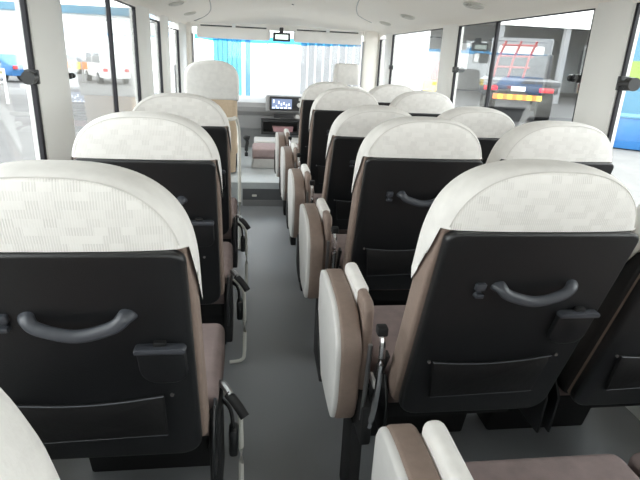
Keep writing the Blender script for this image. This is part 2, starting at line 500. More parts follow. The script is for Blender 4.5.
# ------------------------------------------------------------------ folded aisle seats
def make_jump():
    root = empty('folding_aisle_seat')
    prof = [(0.00, 0.405), (0.02, 0.345), (0.06, 0.318), (0.28, 0.322), (0.335, 0.335), (0.362, 0.37), (0.366, 0.57), (0.357, 0.615), (0.328, 0.641),
            (0.23, 0.647), (0.105, 0.638), (0.052, 0.615), (0.006, 0.57), (-0.003, 0.52)]
    prof = [(p.x, p.y) for p in smooth_path([(a, b, 0) for a, b in prof+[prof[0]]], 3)][:-1]
    bm = bmesh.new()
    prism(bm, prof, YZ, -0.024, 0.034, 0.012, 4)
    finish('cushion', bm, M['brown'], root)
    bm = bmesh.new()
    cy, cz = 0.18, 0.48
    prism(bm, [(cy+(y-cy)*0.985, cz+(z-cz)*0.985) for y, z in prof], YZ, -0.034, -0.014, 0.008, 3)
    fc = finish('facing_panel', bm, M['facing'], root); fc['label'] = 'pale grey facing panel'
    bm = bmesh.new()
    prism(bm, [(0.22, 0.312), (0.33, 0.318), (0.374, 0.35), (0.374, 0.47), (0.35, 0.49), (0.28, 0.40)], YZ, -0.040, -0.005, 0.004, 2)
    finish('corner_plate', bm, M['black_matte'], root)
    # backrest of the aisle seat folded flat behind the cushion
    bm = bmesh.new()
    prism(bm, rrect(-0.06, 0.42, 0.225, 0.692, [0.03, 0.03, 0.03, 0.03], 5), YZ, 0.046, 0.074, 0.012, 4)
    bk = finish('folded_backrest', bm, M['brown'], root)
    bm = bmesh.new()
    prism(bm, rrect(0.03, 0.47, 0.229, 0.697, [0.02, 0.03, 0.03, 0.012], 5), YZ, 0.042, 0.078, 0.014, 4)
    cc = finish('cover', bm, M['cover_plain'], bk); cc['label'] = 'white cloth cover'
    bm = bmesh.new()
    tube(bm, smooth_path([(0.058, -0.068, 0.645), (0.060, -0.082, 0.625), (0.060, -0.085, 0.55), (0.060, -0.06, 0.42), (0.058, -0.03, 0.34)], 5), 0.008, 8)
    finish('chrome_stay', bm, M['chrome'], root)
    bm = bmesh.new()
    tube(bm, [(0.040, -0.05, 0.60), (0.040, -0.04, 0.50), (0.040, -0.02, 0.36)], 0.006, 8)
    finish('stay_rod', bm, M['steel'], root)
    bm = bmesh.new()
    box(bm, (0.046, -0.085, 0.640), (0.072, -0.058, 0.664), 0.005)
    finish('stay_clamp', bm, M['black_matte'], root)
    bm = bmesh.new()
    box(bm, (0.036, -0.04, 0.29), (0.066, 0.28, 0.41), 0.008)
    finish('bracket', bm, M['black_matte'], root)
    bm = bmesh.new()
    box(bm, (0.03, 0.04, 0.0), (0.066, 0.16, 0.30), 0.008)
    finish('support_leg', bm, M['black_matte'], root)
    return root
jl = ['folded brown and pale grey aisle seat at the bottom edge beside the mauve cushion',
      'largest fully visible folded brown aisle seat, beside the largest black back',
      'second complete folded aisle seat along the aisle, beyond the largest one',
      'folded aisle seat third in the line beyond the bottom-edge one',
      'folded aisle seat second nearest to the dashboard',
      'folded aisle seat nearest to the dashboard, smallest in the line']
jx = [0.258, 0.243, 0.243, 0.240, 0.236, 0.228]
jump = make_jump()
for i in range(6):
    j = jump if i == 0 else copy_tree(jump)
    j.location = (jx[i], RY[i]+0.235, 0)
    if i == 0:
        for ch in j.children:
            if ch.name.startswith('folded_backrest'): ch.location = (-0.008, 0.09, -0.022)
    tag(j, jl[i], 'folding seat', 'folded aisle seats')

# ------------------------------------------------------------------ bus body
XL, XR, CX = -0.74, 1.46, 0.36
YB, YF = -1.15, 6.35
SILL, HEAD = 0.70, 1.50
GROUND = -0.85
bm = bmesh.new(); box(bm, (XL-0.05, YB, -0.06), (XR+0.05, 4.41, 0.0)); struct(finish('floor', bm, M['floor'], smooth=False))
bm = bmesh.new()
box(bm, (XL-0.05, 4.40, -0.06), (XR+0.05, YF, 0.205), 0.004, 1)
st = struct(finish('floor_front', bm, M['step'], smooth=False))
bm = bmesh.new(); box(bm, (XL, YB, 0.0), (-0.09, 0.80, 0.06)); struct(finish('floor_riser', bm, M['floor'], smooth=False))
bm = bmesh.new(); box(bm, (-0.08, 4.385, 0.0), (0.45, 4.402, 0.15)); rs = finish('riser', bm, M['riser'], st, smooth=False)
bm = bmesh.new(); box(bm, (-0.08, 4.378, 0.0), (0.45, 4.40, 0.055)); finish('kick_strip', bm, M['steel'], st, smooth=False)
for x in (0.02, 0.27):
    bm = bmesh.new(); box(bm, (x-0.02, 4.372, 0.085), (x+0.02, 4.388, 0.103), 0.004); finish('step_lamp', bm, M['cream'], st)
bm = bmesh.new(); box(bm, (0.62, 4.75, 0.20), (1.44, YF-0.30, 0.30), 0.006, 1); struct(finish('floor_platform', bm, M['step'], smooth=False))

def wall_side(name, xin, sgn, openings):
    """xin inner face; pillars and rails around the openings (y0,y1,z0,z1)"""
    x0, x1 = (xin, xin+sgn*0.042)
    lo, hi = min(x0, x1), max(x0, x1)
    bm = bmesh.new()
    box(bm, (lo, YB, -0.05), (hi, YF, SILL))
    box(bm, (lo, YB, HEAD), (hi, YF, 1.75))
    ys = [YB]+[v for o in openings for v in (o[0], o[1])]+[YF]
    for a, b in zip(ys[0::2], ys[1::2]):
        box(bm, (lo, a, SILL), (hi, b, HEAD))
        # soft inner bulge of the pillar
        if b-a > 0.12:
            w = (b-a)
            prism(bm, [(a+0.012, 0), (a+0.05, 0.022), (b-0.05, 0.022), (b-0.012, 0)], lambda u, v, d: (xin-sgn*v, u, d), SILL, HEAD+0.01)
    return struct(finish(name, bm, M['wall'], angle=50))
LO = [(-0.75, 2.00), (2.31, 3.765), (4.16, 4.70), (5.05, 5.85)]
RO = [(-0.75, 2.02), (2.27, 3.85), (4.16, 5.72), (5.98, 6.28)]
wall_side('wall_left', XL, -1, LO)
wall_side('wall_right', XR, 1, RO)

# windows
wn = 0
def window(xin, sgn, y0, y1, z0=SILL, z1=HEAD, mull=(), fronts=True, thick=0.016):
    global wn
    wn += 1
    xg = xin+sgn*0.016
    bm = bmesh.new()
    box(bm, (xg-0.002, y0, z0), (xg+0.002, y1, z1))
    w = struct(finish('window_%d' % wn, bm, M['glass'], smooth=False))
    bm = bmesh.new()
    t = thick; xa, xb = sorted((xin+sgn*0.002, xin+sgn*0.022))
    box(bm, (xa, y0, z0), (xb, y0+t, z1), 0.004, 1); box(bm, (xa, y1-t, z0), (xb, y1, z1), 0.004, 1)
    box(bm, (xa, y0, z1-t*0.6), (xb, y1, z1), 0.003, 1); box(bm, (xa, y0, z0), (xb, y1, z0+t), 0.003, 1)
    finish('window_frame', bm, M['gasket'], w)
    for ym in mull:
        bm = bmesh.new(); box(bm, (xg-0.012, ym-0.011, z0), (xg+0.012, ym+0.011, z1), 0.004, 1)
        finish('sash_bar', bm, M['gasket'], w)
    return w
def latch(w, xin, sgn, y, z, big, dy):
    bm = bmesh.new()
    xi = xin-sgn*0.006
    box(bm, (min(xin+sgn*0.03, xi-sgn*0.008), y-0.011, z-0.024*big), (max(xin+sgn*0.03, xi-sgn*0.008), y+0.011, z+0.024*big), 0.004)
    cyl(bm, (xi, y, z), (xi, y+dy*0.05*big, z), 0.011*big, 12)
    cyl(bm, (xi, y+dy*0.045*big, z), (xi, y+dy*0.075*big, z), 0.022*big, 16)
    finish('latch', bm, M['black'], w)
w = window(XL, -1, *LO[0], thick=0.016); latch(w, XL, -1, 1.975, 1.14, 1.0, -1)
w = window(XL, -1, *LO[1], mull=(3.12,)); latch(w, XL, -1, 2.325, 1.13, 0.5, 1)
w = window(XL, -1, *LO[2], z1=1.46); 
w = window(XL, -1, *LO[3], z1=1.44)
w = window(XR, 1, *RO[0], thick=0.012); latch(w, XR, 1, 2.0, 1.20, 1.15, -1)
w = window(XR, 1, *RO[1], mull=(3.24,)); latch(w, XR, 1, 2.29, 1.205, 0.75, 1); latch(w, XR, 1, 3.83, 1.20, 0.8, -1)
w = window(XR, 1, *RO[2]); latch(w, XR, 1, 5.70, 1.17, 0.9, -1)
w = window(XR, 1, *RO[3], z0=0.8, z1=1.46)

# rear wall and rear window
bm = bmesh.new()
box(bm, (XL, YB-0.06, -0.05), (XR, YB, 0.75)); box(bm, (XL, YB-0.06, 1.52), (XR, YB, 1.75))
box(bm, (XL, YB-0.06, 0.75), (XL+0.15, YB, 1.52)); box(bm, (XR-0.15, YB-0.06, 0.75), (XR, YB, 1.52))
struct(finish('wall_rear', bm, M['wall'], smooth=False))
bm = bmesh.new(); box(bm, (XL+0.15, YB-0.032, 0.75), (XR-0.15, YB-0.028, 1.52)); wn += 1
struct(finish('window_%d' % wn, bm, M['glass'], smooth=False))

# front wall below the windshield and A-pillars
WX0, WX1, WZ0, WZ1 = -0.66, 1.28, 0.74, 1.50
bm = bmesh.new()
box(bm, (XL, YF, -0.05), (XR, YF+0.06, WZ0)); box(bm, (XL, YF, WZ1), (XR, YF+0.06, 1.75))
for a, b in ((XL, WX0), (WX1, XR)):
    box(bm, (a, YF-0.05, WZ0-0.1), (b, YF+0.06, 1.6), 0.02)
struct(finish('wall_front', bm, M['lining'], angle=50))
wn += 1
bm = bmesh.new(); box(bm, (WX0, YF+0.028, WZ0), (WX1, YF+0.032, WZ1))
ws = struct(finish('window_%d' % wn, bm, M['windshield'], smooth=False))
bm = bmesh.new()
prism(bm, [(WX0+0.02, 1.425)]+[(WX0+0.02+(WX1-WX0-0.04)*i/20, 1.375+0.02*math.sin(i*2.3)*0.3-0.02*math.sin(math.pi*i/20)) for i in range(21)]+[(WX1-0.02, 1.425)], XZ, YF+0.020, YF+0.024)
finish('tint_band', bm, M['blue_band'], ws, smooth=False)
bm = bmesh.new()
for a, b in ((WX0, WX0+0.018), (WX1-0.018, WX1)):
    box(bm, (a, YF-0.055, WZ0), (b, YF-0.03, WZ1-0.07), 0.006)
finish('window_frame', bm, M['dash'], ws)

# ceiling
prof = [(XL, 1.495), (XL+0.015, 1.525), (XL+0.05, 1.545), (XL+0.12, 1.562), (XL+0.30, 1.605), (XL+0.40, 1.632), (XL+0.55, 1.655), (CX-0.2, 1.675),
        (CX+0.2, 1.675), (XR-0.55, 1.655), (XR-0.40, 1.632), (XR-0.30, 1.605), (XR-0.12, 1.562), (XR-0.05, 1.545), (XR-0.015, 1.525), (XR, 1.495)]
ys = [YB, 0, 1, 2, 3, 4, 4.8, 5.3, 5.6, 5.8, 5.95, 6.08, 6.18, 6.26, 6.32, YF]
def ceil_drop(y):
    if y < 5.6: return 0.0
    t = (y-5.6)/(YF-5.6); return 0.115*t**2.2
bm = bmesh.new()
rows = []
for y in ys:
    rows.append([bm.verts.new((x, y, max(min(z, 1.545), z-ceil_drop(y)))) for x, z in prof])
for a, b in zip(rows, rows[1:]):
    for i in range(len(prof)-1): bm.faces.new((a[i], a[i+1], b[i+1], b[i]))
top = [[bm.verts.new((x, y, 1.78)) for x in (XL-0.06, XR+0.06)] for y in (YB-0.06, YF+0.06)]
bm.faces.new((top[0][0], top[0][1], top[1][1], top[1][0]))
struct(finish('ceiling', bm, M['lining'], angle=60))
def ceil_z(x, y):
    for (x0, z0), (x1, z1) in zip(prof, prof[1:]):
        if x0 <= x <= x1:
            z = z0+(z1-z0)*(x-x0)/(x1-x0); return max(min(z, 1.545), z-ceil_drop(y))
    return 1.6
for k, pts in enumerate(([(-0.30, 3.2), (-0.32, 4.2), (-0.355, 5.0), (-0.40, 5.55), (-0.47, 5.85), (-0.60, 6.0)],
                         [(0.70, 3.2), (0.76, 3.9), (0.84, 4.5), (0.95, 5.1), (1.05, 5.45), (1.20, 5.6)])):
    bm = bmesh.new()
    pth = smooth_path([(x, y, 0) for x, y in pts], 8)
    tube(bm, [(p.x, p.y, ceil_z(p.x, p.y)-0.001) for p in pth], 0.0045, 6)
    struct(finish('trim_%d' % (k+1), bm, M['steel']))
for i, (x, y, lab) in enumerate(((1.29, 3.2, 'round air vent in the ceiling edge above the truck window'),
                                 (1.25, 4.45, 'round air vent in the ceiling edge above the front right side window'),
                                 (1.27, 5.3, 'smallest round air vent at the front right ceiling edge'),
                                 (-0.56, 4.35, 'round air vent in the left ceiling edge above the door'),
                                 (-0.57, 5.35, 'smaller round air vent at the front left ceiling edge'))):
    z = ceil_z(x, y); s = 1 if x > CX else -1
    v = empty('air_vent', (x, y, z)); v.rotation_euler = (0, s*0.24, 0)
    tag(v, lab, 'vent', 'ceiling air vents')
    bm = bmesh.new()
    tube(bm, [(0.052*math.cos(2*math.pi*k/20), 0.085*math.sin(2*math.pi*k/20), -0.004) for k in range(21)], 0.007, 8)
    finish('rim', bm, M['cream'], v)
    bm = bmesh.new()
    prism(bm, [(0.05*math.cos(2*math.pi*k/20), 0.083*math.sin(2*math.pi*k/20)) for k in range(20)], XY, 0.002, -0.003)
    finish('grille', bm, M['steel'], v)
    for q in (-0.045, 0.0, 0.045):
        bm = bmesh.new(); box(bm, (-0.032, q-0.012, -0.014), (0.032, q+0.012, -0.002), 0.004)
        finish('louvre', bm, M['cream'], v)
bm = bmesh.new(); cyl(bm, (0.36, 5.05, 1.680), (0.36, 5.05, 1.668), 0.010, 12)
tag(finish('ceiling_bolt', bm, M['steel']), 'tiny dark bolt in the middle of the ceiling', 'bolt')

# ------------------------------------------------------------------ front of the bus
# sun visors
for x0, x1, lab in ((-0.60, 0.20, 'white folded sun visor at the left of the windshield'), (0.46, 1.24, 'white folded sun visor at the right of the windshield')):
    v = empty('sun_visor', ((x0+x1)/2, 6.24, 1.44)); hw = (x1-x0)/2
    tag(v, lab, 'sun visor', 'sun visors')
    bm = bmesh.new()
    prism(bm, rrect(-hw, -0.055, hw, 0.065, 0.03, 5), lambda u, w, d: (u, d+w*0.35, w), -0.012, 0.012, 0.008, 3)
    finish('panel', bm, M['visor'], v)
    bm = bmesh.new(); cyl(bm, (-hw*0.9, 0.035, 0.075), (hw*0.9, 0.035, 0.075), 0.007, 10)
    finish('rod', bm, M['dash_dark'], v)
    bm = bmesh.new(); box(bm, (-0.02, 0.02, 0.06), (0.02, 0.08, 0.10), 0.004); finish('clip', bm, M['white_paint'], v)
# clock
c = empty('digital_clock', (0.325, 6.17, 1.43)); tag(c, 'small dark digital clock above the windshield centre', 'clock')
bm = bmesh.new(); box(bm, (-0.095, -0.02, -0.045), (0.095, 0.03, 0.045), 0.010); finish('case', bm, M['dash_dark'], c)
bm = bmesh.new(); box(bm, (-0.07, -0.024, -0.024), (0.07, -0.018, 0.024), 0.003); finish('display', bm, M['clock_lit'], c)
bm = bmesh.new(); box(bm, (-0.02, 0.02, 0.02), (0.02, 0.14, 0.10), 0.006); finish('bracket', bm, M['dash_dark'], c)
# mirror
r = empty('rear_view_mirror', (0.27, 6.22, 1.315)); tag(r, 'interior rear-view mirror hanging below the clock', 'mirror')
bm = bmesh.new(); prism(bm, rrect(-0.10, -0.06, 0.10, 0.05, 0.025, 5), XZ, -0.008, 0.014, 0.006, 2); finish('housing', bm, M['facing'], r)
bm = bmesh.new(); prism(bm, rrect(-0.092, -0.052, 0.092, 0.043, 0.02, 5), XZ, -0.010, -0.007); finish('mirror_glass', bm, M['mirror'], r)
bm = bmesh.new(); cyl(bm, (0.02, 0.01, 0.02), (0.04, 0.125, 0.045), 0.008, 10); finish('arm', bm, M['dash'], r)

# dashboard
d = empty('dashboard', (0.36, 6.0, 0.30)); tag(d, 'grey dashboard below the windshield with central console', 'dashboard')
bm = bmesh.new()
prism(bm, [(6.30, 0.206), (6.30, 0.78), (6.20, 0.785), (6.06, 0.765), (5.96, 0.735), (5.93, 0.69), (5.95, 0.64), (6.02, 0.59), (6.04, 0.45), (6.10, 0.38), (6.15, 0.206)],
      lambda u, v, q: (q-0.36, u-6.0, v-0.30), -0.64, 1.30, 0.0)
finish('body', bm, M['dash'], d, angle=30)
bm = bmesh.new(); box(bm, (-0.21, -0.10, 0.345), (0.36, 0.20, 0.525), 0.02, 3); finish('console', bm, M['dash'], d)
bm = bmesh.new(); box(bm, (-0.17, -0.115, 0.365), (0.26, -0.095, 0.515), 0.008, 2); nv = finish('navigation_unit', bm, M['dash_dark'], d)
bm = bmesh.new(); box(bm, (-0.145, -0.119, 0.385), (0.075, -0.113, 0.490), 0.002, 1); finish('screen', bm, M['screen'], nv)
bm = bmesh.new()
random.seed(2)
for k in range(7):
    xx = -0.13+k*0.028; hh = random.uniform(0.01, 0.035); zz = 0.42+random.uniform(-0.015, 0.03)
    box(bm, (xx, -0.121, zz), (xx+0.012, -0.118, zz+hh))
for k in range(5): box(bm, (-0.14+k*0.044, -0.121, 0.390), (-0.11+k*0.044, -0.118, 0.402))
finish('map_graphics', bm, M['screen_lines'], nv, smooth=False)
bm = bmesh.new(); cyl(bm, (0.155, -0.113, 0.43), (0.155, -0.135, 0.43), 0.024, 18); finish('knob', bm, M['facing'], nv)
bm = bmesh.new(); box(bm, (0.15, -0.105, 0.475), (0.24, -0.125, 0.505), 0.004); finish('vent_panel', bm, M['facing'], nv)
bm = bmesh.new(); box(bm, (-0.12, -0.112, 0.285), (0.10, -0.095, 0.325), 0.006); finish('disc_slot', bm, M['dash_dark'], d)
bm = bmesh.new(); box(bm, (0.12, -0.105, 0.28), (0.26, -0.085, 0.325), 0.006); finish('switch_row', bm, M['facing'], d)
bm = bmesh.new()
for z0, z1 in ((0.10, 0.125), (0.235, 0.26)): box(bm, (-0.26, -0.10, z0), (0.33, 0.06, z1), 0.008)
for x0, x1 in ((-0.26, -0.235), (0.15, 0.175), (0.305, 0.33)): box(bm, (x0, -0.10, 0.10), (x1, 0.06, 0.26), 0.006)
box(bm, (-0.25, 0.03, 0.10), (0.32, 0.06, 0.26))
finish('storage_tray', bm, M['dash_dark'], d)
bm = bmesh.new()
for k in range(4): box(bm, (0.24-0.004*k, 5.93+0.006*k, 0.428+0.014*k), (0.455+0.003*k, 6.02, 0.441+0.014*k), 0.003)
tag(finish('booklet_stack', bm, M['pink_paper']), 'pink booklet lying in the open dashboard tray', 'booklet')
bm = bmesh.new(); box(bm, (0.245, 5.925, 0.484), (0.46, 6.02, 0.494), 0.002)
bm.free()

# engine cover with padded lid
e = empty('engine_cover', (0.27, 5.28, 0.205)); tag(e, 'padded mauve engine cover lid on a pale box before the dashboard', 'engine cover')
bm = bmesh.new(); prism(bm, [(-0.275, 0.0), (0.30, 0.0), (0.30, 0.10), (-0.255, 0.10)], XZ, -0.30, 0.42, 0.02, 3); finish('box', bm, M['facing'], e)
bm = bmesh.new(); prism(bm, rrect(-0.268, 0.092, 0.30, 0.185, [0.012, 0.012, 0.035, 0.03], 4), XZ, -0.31, 0.10, 0.02, 3); finish('padded_lid', bm, M['pinkish'], e)
bm = bmesh.new(); box(bm, (-0.25, 0.10, 0.095), (0.30, 0.42, 0.20), 0.02, 3); finish('rear_hatch', bm, M['facing'], e)
# gear lever / hand brake boot left of the cover
g = empty('parking_brake', (-0.06, 5.62, 0.205)); tag(g, 'black lever standing left of the engine cover', 'lever')
bm = bmesh.new(); tube(bm, smooth_path([(0, 0, 0), (0, 0, 0.08), (0.01, -0.02, 0.16), (-0.015, -0.03, 0.2)], 4), 0.018, 10); finish('stick', bm, M['dash_dark'], g)
bm = bmesh.new(); tube(bm, smooth_path([(-0.02, -0.03, 0.185), (0.0, -0.03, 0.205), (0.035, -0.03, 0.195)], 4), 0.022, 10); finish('grip', bm, M['dash_dark'], g)

# tall tan guide seat (front left)
t = empty('guide_seat', (-0.335, 4.62, 0.205)); tag(t, 'tall tan seat with a bright white head cover by the front left door', 'seat')
def lathe_rows(bm, rows_, k=8):
    vv = []
    for z, y0, y1, hw, r in rows_:
        vv.append([bm.verts.new((x, y, z)) for x, y in rrect(-hw, y0, hw, y1, r, k)])
    n = len(vv[0])
    for a, b in zip(vv, vv[1:]):
        for i in range(n): bm.faces.new((a[i], a[(i+1) % n], b[(i+1) % n], b[i]))
    bm.faces.new(list(reversed(vv[0]))); bm.faces.new(vv[-1])
bm = bmesh.new()
lathe_rows(bm, [(0.02, 0.07, 0.19, 0.185, 0.04), (0.22, 0.06, 0.19, 0.195, 0.04), (0.40, 0.03, 0.17, 0.208, 0.045), (0.68, 0.0, 0.13, 0.208, 0.045)])
finish('backrest', bm, M['beige'], t)
bm = bmesh.new()
prism(bm, [(x, z-0.885+0.80) for x, z in arch(0.225, 0.885, 0.175, 2.6, 30)]+[(0.222, 0.655), (-0.222, 0.655)], lambda u, v, q: (u, q-(v-0.68)*0.18, v), -0.015, 0.145, 0.035, 5)
gc = finish('headrest_cover', bm, M['cover_plain'], t); gc['label'] = 'bright white head cover'
bm = bmesh.new(); prism(bm, rrect(0.14, 0.17, 0.60, 0.28, 0.04, 5), YZ, -0.21, 0.21, 0.025, 3); finish('seat_cushion', bm, M['beige'], t)
bm = bmesh.new(); box(bm, (-0.19, 0.16, 0.0), (0.19, 0.55, 0.18), 0.012); finish('pedestal', bm, M['black_matte'], t)

# driver seat (front right)
t = empty('driver_seat', (0.885, 5.02, 0.30)); tag(t, 'driver seat with a separate white covered headrest, front right', 'seat')
bm = bmesh.new()
lathe_rows(bm, [(0.16, 0.08, 0.22, 0.22, 0.05), (0.35, 0.05, 0.19, 0.245, 0.055), (0.55, 0.02, 0.15, 0.235, 0.055), (0.66, 0.0, 0.12, 0.19, 0.05), (0.69, 0.01, 0.10, 0.14, 0.04)])
finish('backrest', bm, M['cover_plain'], t)
bm = bmesh.new()
lathe_rows(bm, [(0.705, 0.02, 0.10, 0.112, 0.03), (0.73, 0.0, 0.115, 0.124, 0.04), (0.85, -0.01, 0.11, 0.124, 0.045), (0.885, 0.0, 0.10, 0.112, 0.04), (0.895, 0.02, 0.085, 0.09, 0.03)])
hr = finish('headrest', bm, M['cover_plain'], t)
for s in (-1, 1):
    bm = bmesh.new(); cyl(bm, (s*0.05, 0.055, 0.66), (s*0.05, 0.055, 0.72), 0.007, 10); finish('post', bm, M['chrome'], hr)
bm = bmesh.new(); prism(bm, rrect(0.14, 0.14, 0.62, 0.25, 0.04, 5), YZ, -0.24, 0.24, 0.025, 3); finish('seat_cushion', bm, M['cushion'], t)
bm = bmesh.new(); box(bm, (-0.20, 0.18, 0.0), (0.20, 0.56, 0.15), 0.012); finish('pedestal', bm, M['black_matte'], t)
# grab rail beside the left front
t = empty('grab_rail', (-0.08, 3.02, 0)); tag(t, 'cream bent tube rail on the aisle side ahead of the third left seat', 'rail')
bm = bmesh.new()
tube(bm, smooth_path([(0, 0.30, 0), (0, 0.30, 0.5), (0, 0.28, 0.76), (-0.01, 0.22, 0.86), (-0.02, 0.14, 0.885), (-0.03, 0.05, 0.89), (-0.10, 0.01, 0.89), (-0.38, 0.0, 0.88), (-0.42, 0.0, 0.80), (-0.42, 0.0, 0.0)], 6), 0.0105, 10)
finish('tube', bm, M['cream'], t)
for p in ((0, 0.30), (-0.42, 0.0)):
    bm = bmesh.new(); cyl(bm, (p[0], p[1], 0), (p[0], p[1], 0.012), 0.032, 14); finish('foot_plate', bm, M['steel'], t)
bm = bmesh.new(); box(bm, (-0.41, -0.012, 0.12), (-0.06, 0.012, 0.80), 0.01); finish('modesty_panel', bm, M['facing'], t)
# door on the left
bm = bmesh.new(); prism(bm, rrect(4.22, 0.21, 4.66, 0.69, 0.03, 4), YZ, XL, XL+0.02, 0.006, 2)
dr = struct(finish('door_1', bm, M['wall']))
bm = bmesh.new(); tube(bm, smooth_path([(XL+0.015, 4.63, 0.60), (XL+0.06, 4.63, 0.62), (XL+0.06, 4.63, 0.82), (XL+0.005, 4.63, 0.85)], 5), 0.012, 10); finish('door_handle', bm, M['cream'], dr)

# ------------------------------------------------------------------ outside
bm = bmesh.new(); box(bm, (-60, -40, GROUND-0.2), (60, 80, GROUND)); struct(finish('ground', bm, M['asphalt'], smooth=False))

def at(px, py, Y):
    r = Rm @ Vector((px-320, 240-py, -F_PX)); return Vector((0, 0, 1.25))+r*(Y/r.y)
def atX(px, py, X):
    r = Rm @ Vector((px-320, 240-py, -F_PX)); return Vector((0, 0, 1.25))+r*(X/r.x)

def make_car(name, label, loc, rz, paint, kind='car', scale=1.0):
    root = empty(name, loc, rz); tag(root, label, 'car'); root.scale = (scale,)*3
    if kind == 'van':
        side = [(-2.2, 0.35), (2.2, 0.35), (2.25, 0.9), (1.75, 1.05), (1.15, 1.85), (-2.1, 1.9), (-2.25, 1.2)]
        gl = [[(-2.0, 1.15), (-0.2, 1.15), (-0.2, 1.7), (-1.95, 1.72)], [(-0.1, 1.15), (1.5, 1.12), (1.05, 1.7), (-0.1, 1.7)]]
    else:
        side = [(-2.1, 0.35), (2.1, 0.35), (2.15, 0.75), (1.9, 0.88), (1.05, 0.97), (0.4, 1.42), (-1.1, 1.45), (-1.85, 1.0), (-2.15, 0.9)]
        gl = [[(-1.55, 1.02), (-0.2, 1.0), (-0.2, 1.36), (-1.05, 1.38)], [(-0.1, 1.0), (0.85, 0.99), (0.35, 1.35), (-0.1, 1.36)]]
    bm = bmesh.new(); prism(bm, side, YZ, -0.82, 0.82, 0.10, 3); finish('body', bm, paint, root)
    for s in (-1, 1):
        for g_ in gl:
            bm = bmesh.new(); prism(bm, g_, YZ, s*0.76, s*0.825, 0.01, 1); finish('side_window', bm, M['car_glass'], root)
        bm = bmesh.new(); box(bm, (s*0.5-0.18, 2.1, 0.62), (s*0.5+0.18, 2.2, 0.78), 0.03); finish('headlamp', bm, M['facing'], root)
        bm = bmesh.new(); box(bm, (s*0.6-0.14, -2.24, 0.7), (s*0.6+0.14, -2.12, 0.9), 0.03); finish('tail_lamp', bm, M['red_lamp'], root)
        for y in (-1.35, 1.35):
            bm = bmesh.new(); cyl(bm, (s*0.62, y, 0.32), (s*0.85, y, 0.32), 0.32, 24); wh = finish('wheel', bm, M['tyre'], root)
            bm = bmesh.new(); cyl(bm, (s*0.80, y, 0.32), (s*0.865, y, 0.32), 0.19, 18); finish('hub_cap', bm, M['steel'], wh)
    return root
make_car('car', 'red car parked outside the rear left window', (-11.6, 22.5, GROUND), 0.9, M['red_paint'])
make_car('car', 'blue car behind the red car outside the left windows', (-14.6, 33.0, GROUND), 1.2, M['blue_paint'])
make_car('van', 'white van parked outside the middle left window', (-8.9, 35.0, GROUND), 0.5, M['white_paint'], 'van')
make_car('car', 'dark grey car far outside the middle left window', (-14.5, 45.0, GROUND), 1.4, M['truck_grey'])
# barrier board
t = empty('barrier', (-10.9, 34.0, GROUND)); tag(t, 'yellow and red striped barrier standing outside the middle left window', 'barrier')
bm = bmesh.new()
for k in range(6): box(bm, (-1.2+0.4*k, -0.03, 0.75), (-0.8+0.4*k, 0.03, 1.15), 0.0, mi=k % 2)
finish('board', bm, [M['yellow'], M['orange']], t, smooth=False)
for s in (-1, 1):
    bm = bmesh.new(); box(bm, (s*0.9-0.04, -0.25, 0), (s*0.9+0.04, 0.25, 0.06)); box(bm, (s*0.9-0.04, -0.04, 0), (s*0.9+0.04, 0.029, 1.15)); finish('leg', bm, M['steel'], t, smooth=False)
# white railing
t = empty('guard_rail_fence', (-8.9, 16.0, GROUND)); tag(t, 'white horizontal railing outside the rear left window', 'railing')
bm = bmesh.new()
for z in (0.75, 0.95, 1.15): cyl(bm, (-1.2, -3.5, z), (0.2, 4.5, z), 0.04, 8)
finish('rail', bm, M['white_paint'], t)
for q in range(5):
    f = q/4; bm = bmesh.new(); cyl(bm, (-1.2+1.4*f, -3.5+8*f, 0), (-1.2+1.4*f, -3.5+8*f, 1.2), 0.05, 8); finish('post', bm, M['white_paint'], t)
# far left building
t = empty('depot_building', (-27, 62, GROUND)); tag(t, 'long pale depot building with blue roof edge far outside left', 'building')
bm = bmesh.new(); box(bm, (-19, -8, 0), (17, 8, 5.2)); finish('wall', bm, M['white_wall'], t, smooth=False)
bm = bmesh.new(); box(bm, (-19.3, -8.3, 4.8), (17.3, 8.3, 5.5)); finish('roof_edge', bm, M['sky_blue'], t, smooth=False)

# front building
t = empty('front_building', (1.0, 17.0, GROUND)); tag(t, 'white building with an aqua door panel seen through the windshield', 'building')
bm = bmesh.new(); box(bm, (-3.2, 0, 0), (3.6, 6, 3.9)); finish('wall', bm, M['white_wall'], t, smooth=False)
bm = bmesh.new()
for k in range(6): box(bm, (-2.15+0.14*k, -0.06, 0.2), (-2.02+0.14*k, 0.01, 3.2), 0.02, 1)
finish('door_panel', bm, M['aqua'], t)
bm = bmesh.new(); box(bm, (-1.2, -0.08, 0.1), (-1.05, 0.01, 3.5)); finish('downpipe', bm, M['sky_blue'], t, smooth=False)
bm = bmesh.new()
for k in range(9): box(bm, (0.5+0.24*k, -0.05, 0.9), (0.68+0.24*k, 0.01, 3.2))
finish('louvred_window', bm, M['hall'], t, smooth=False)
bm = bmesh.new(); box(bm, (-3.2, -0.12, 3.3), (3.6, 0.02, 3.6)); finish('eave_stripe', bm, M['sky_blue'], t, smooth=False)

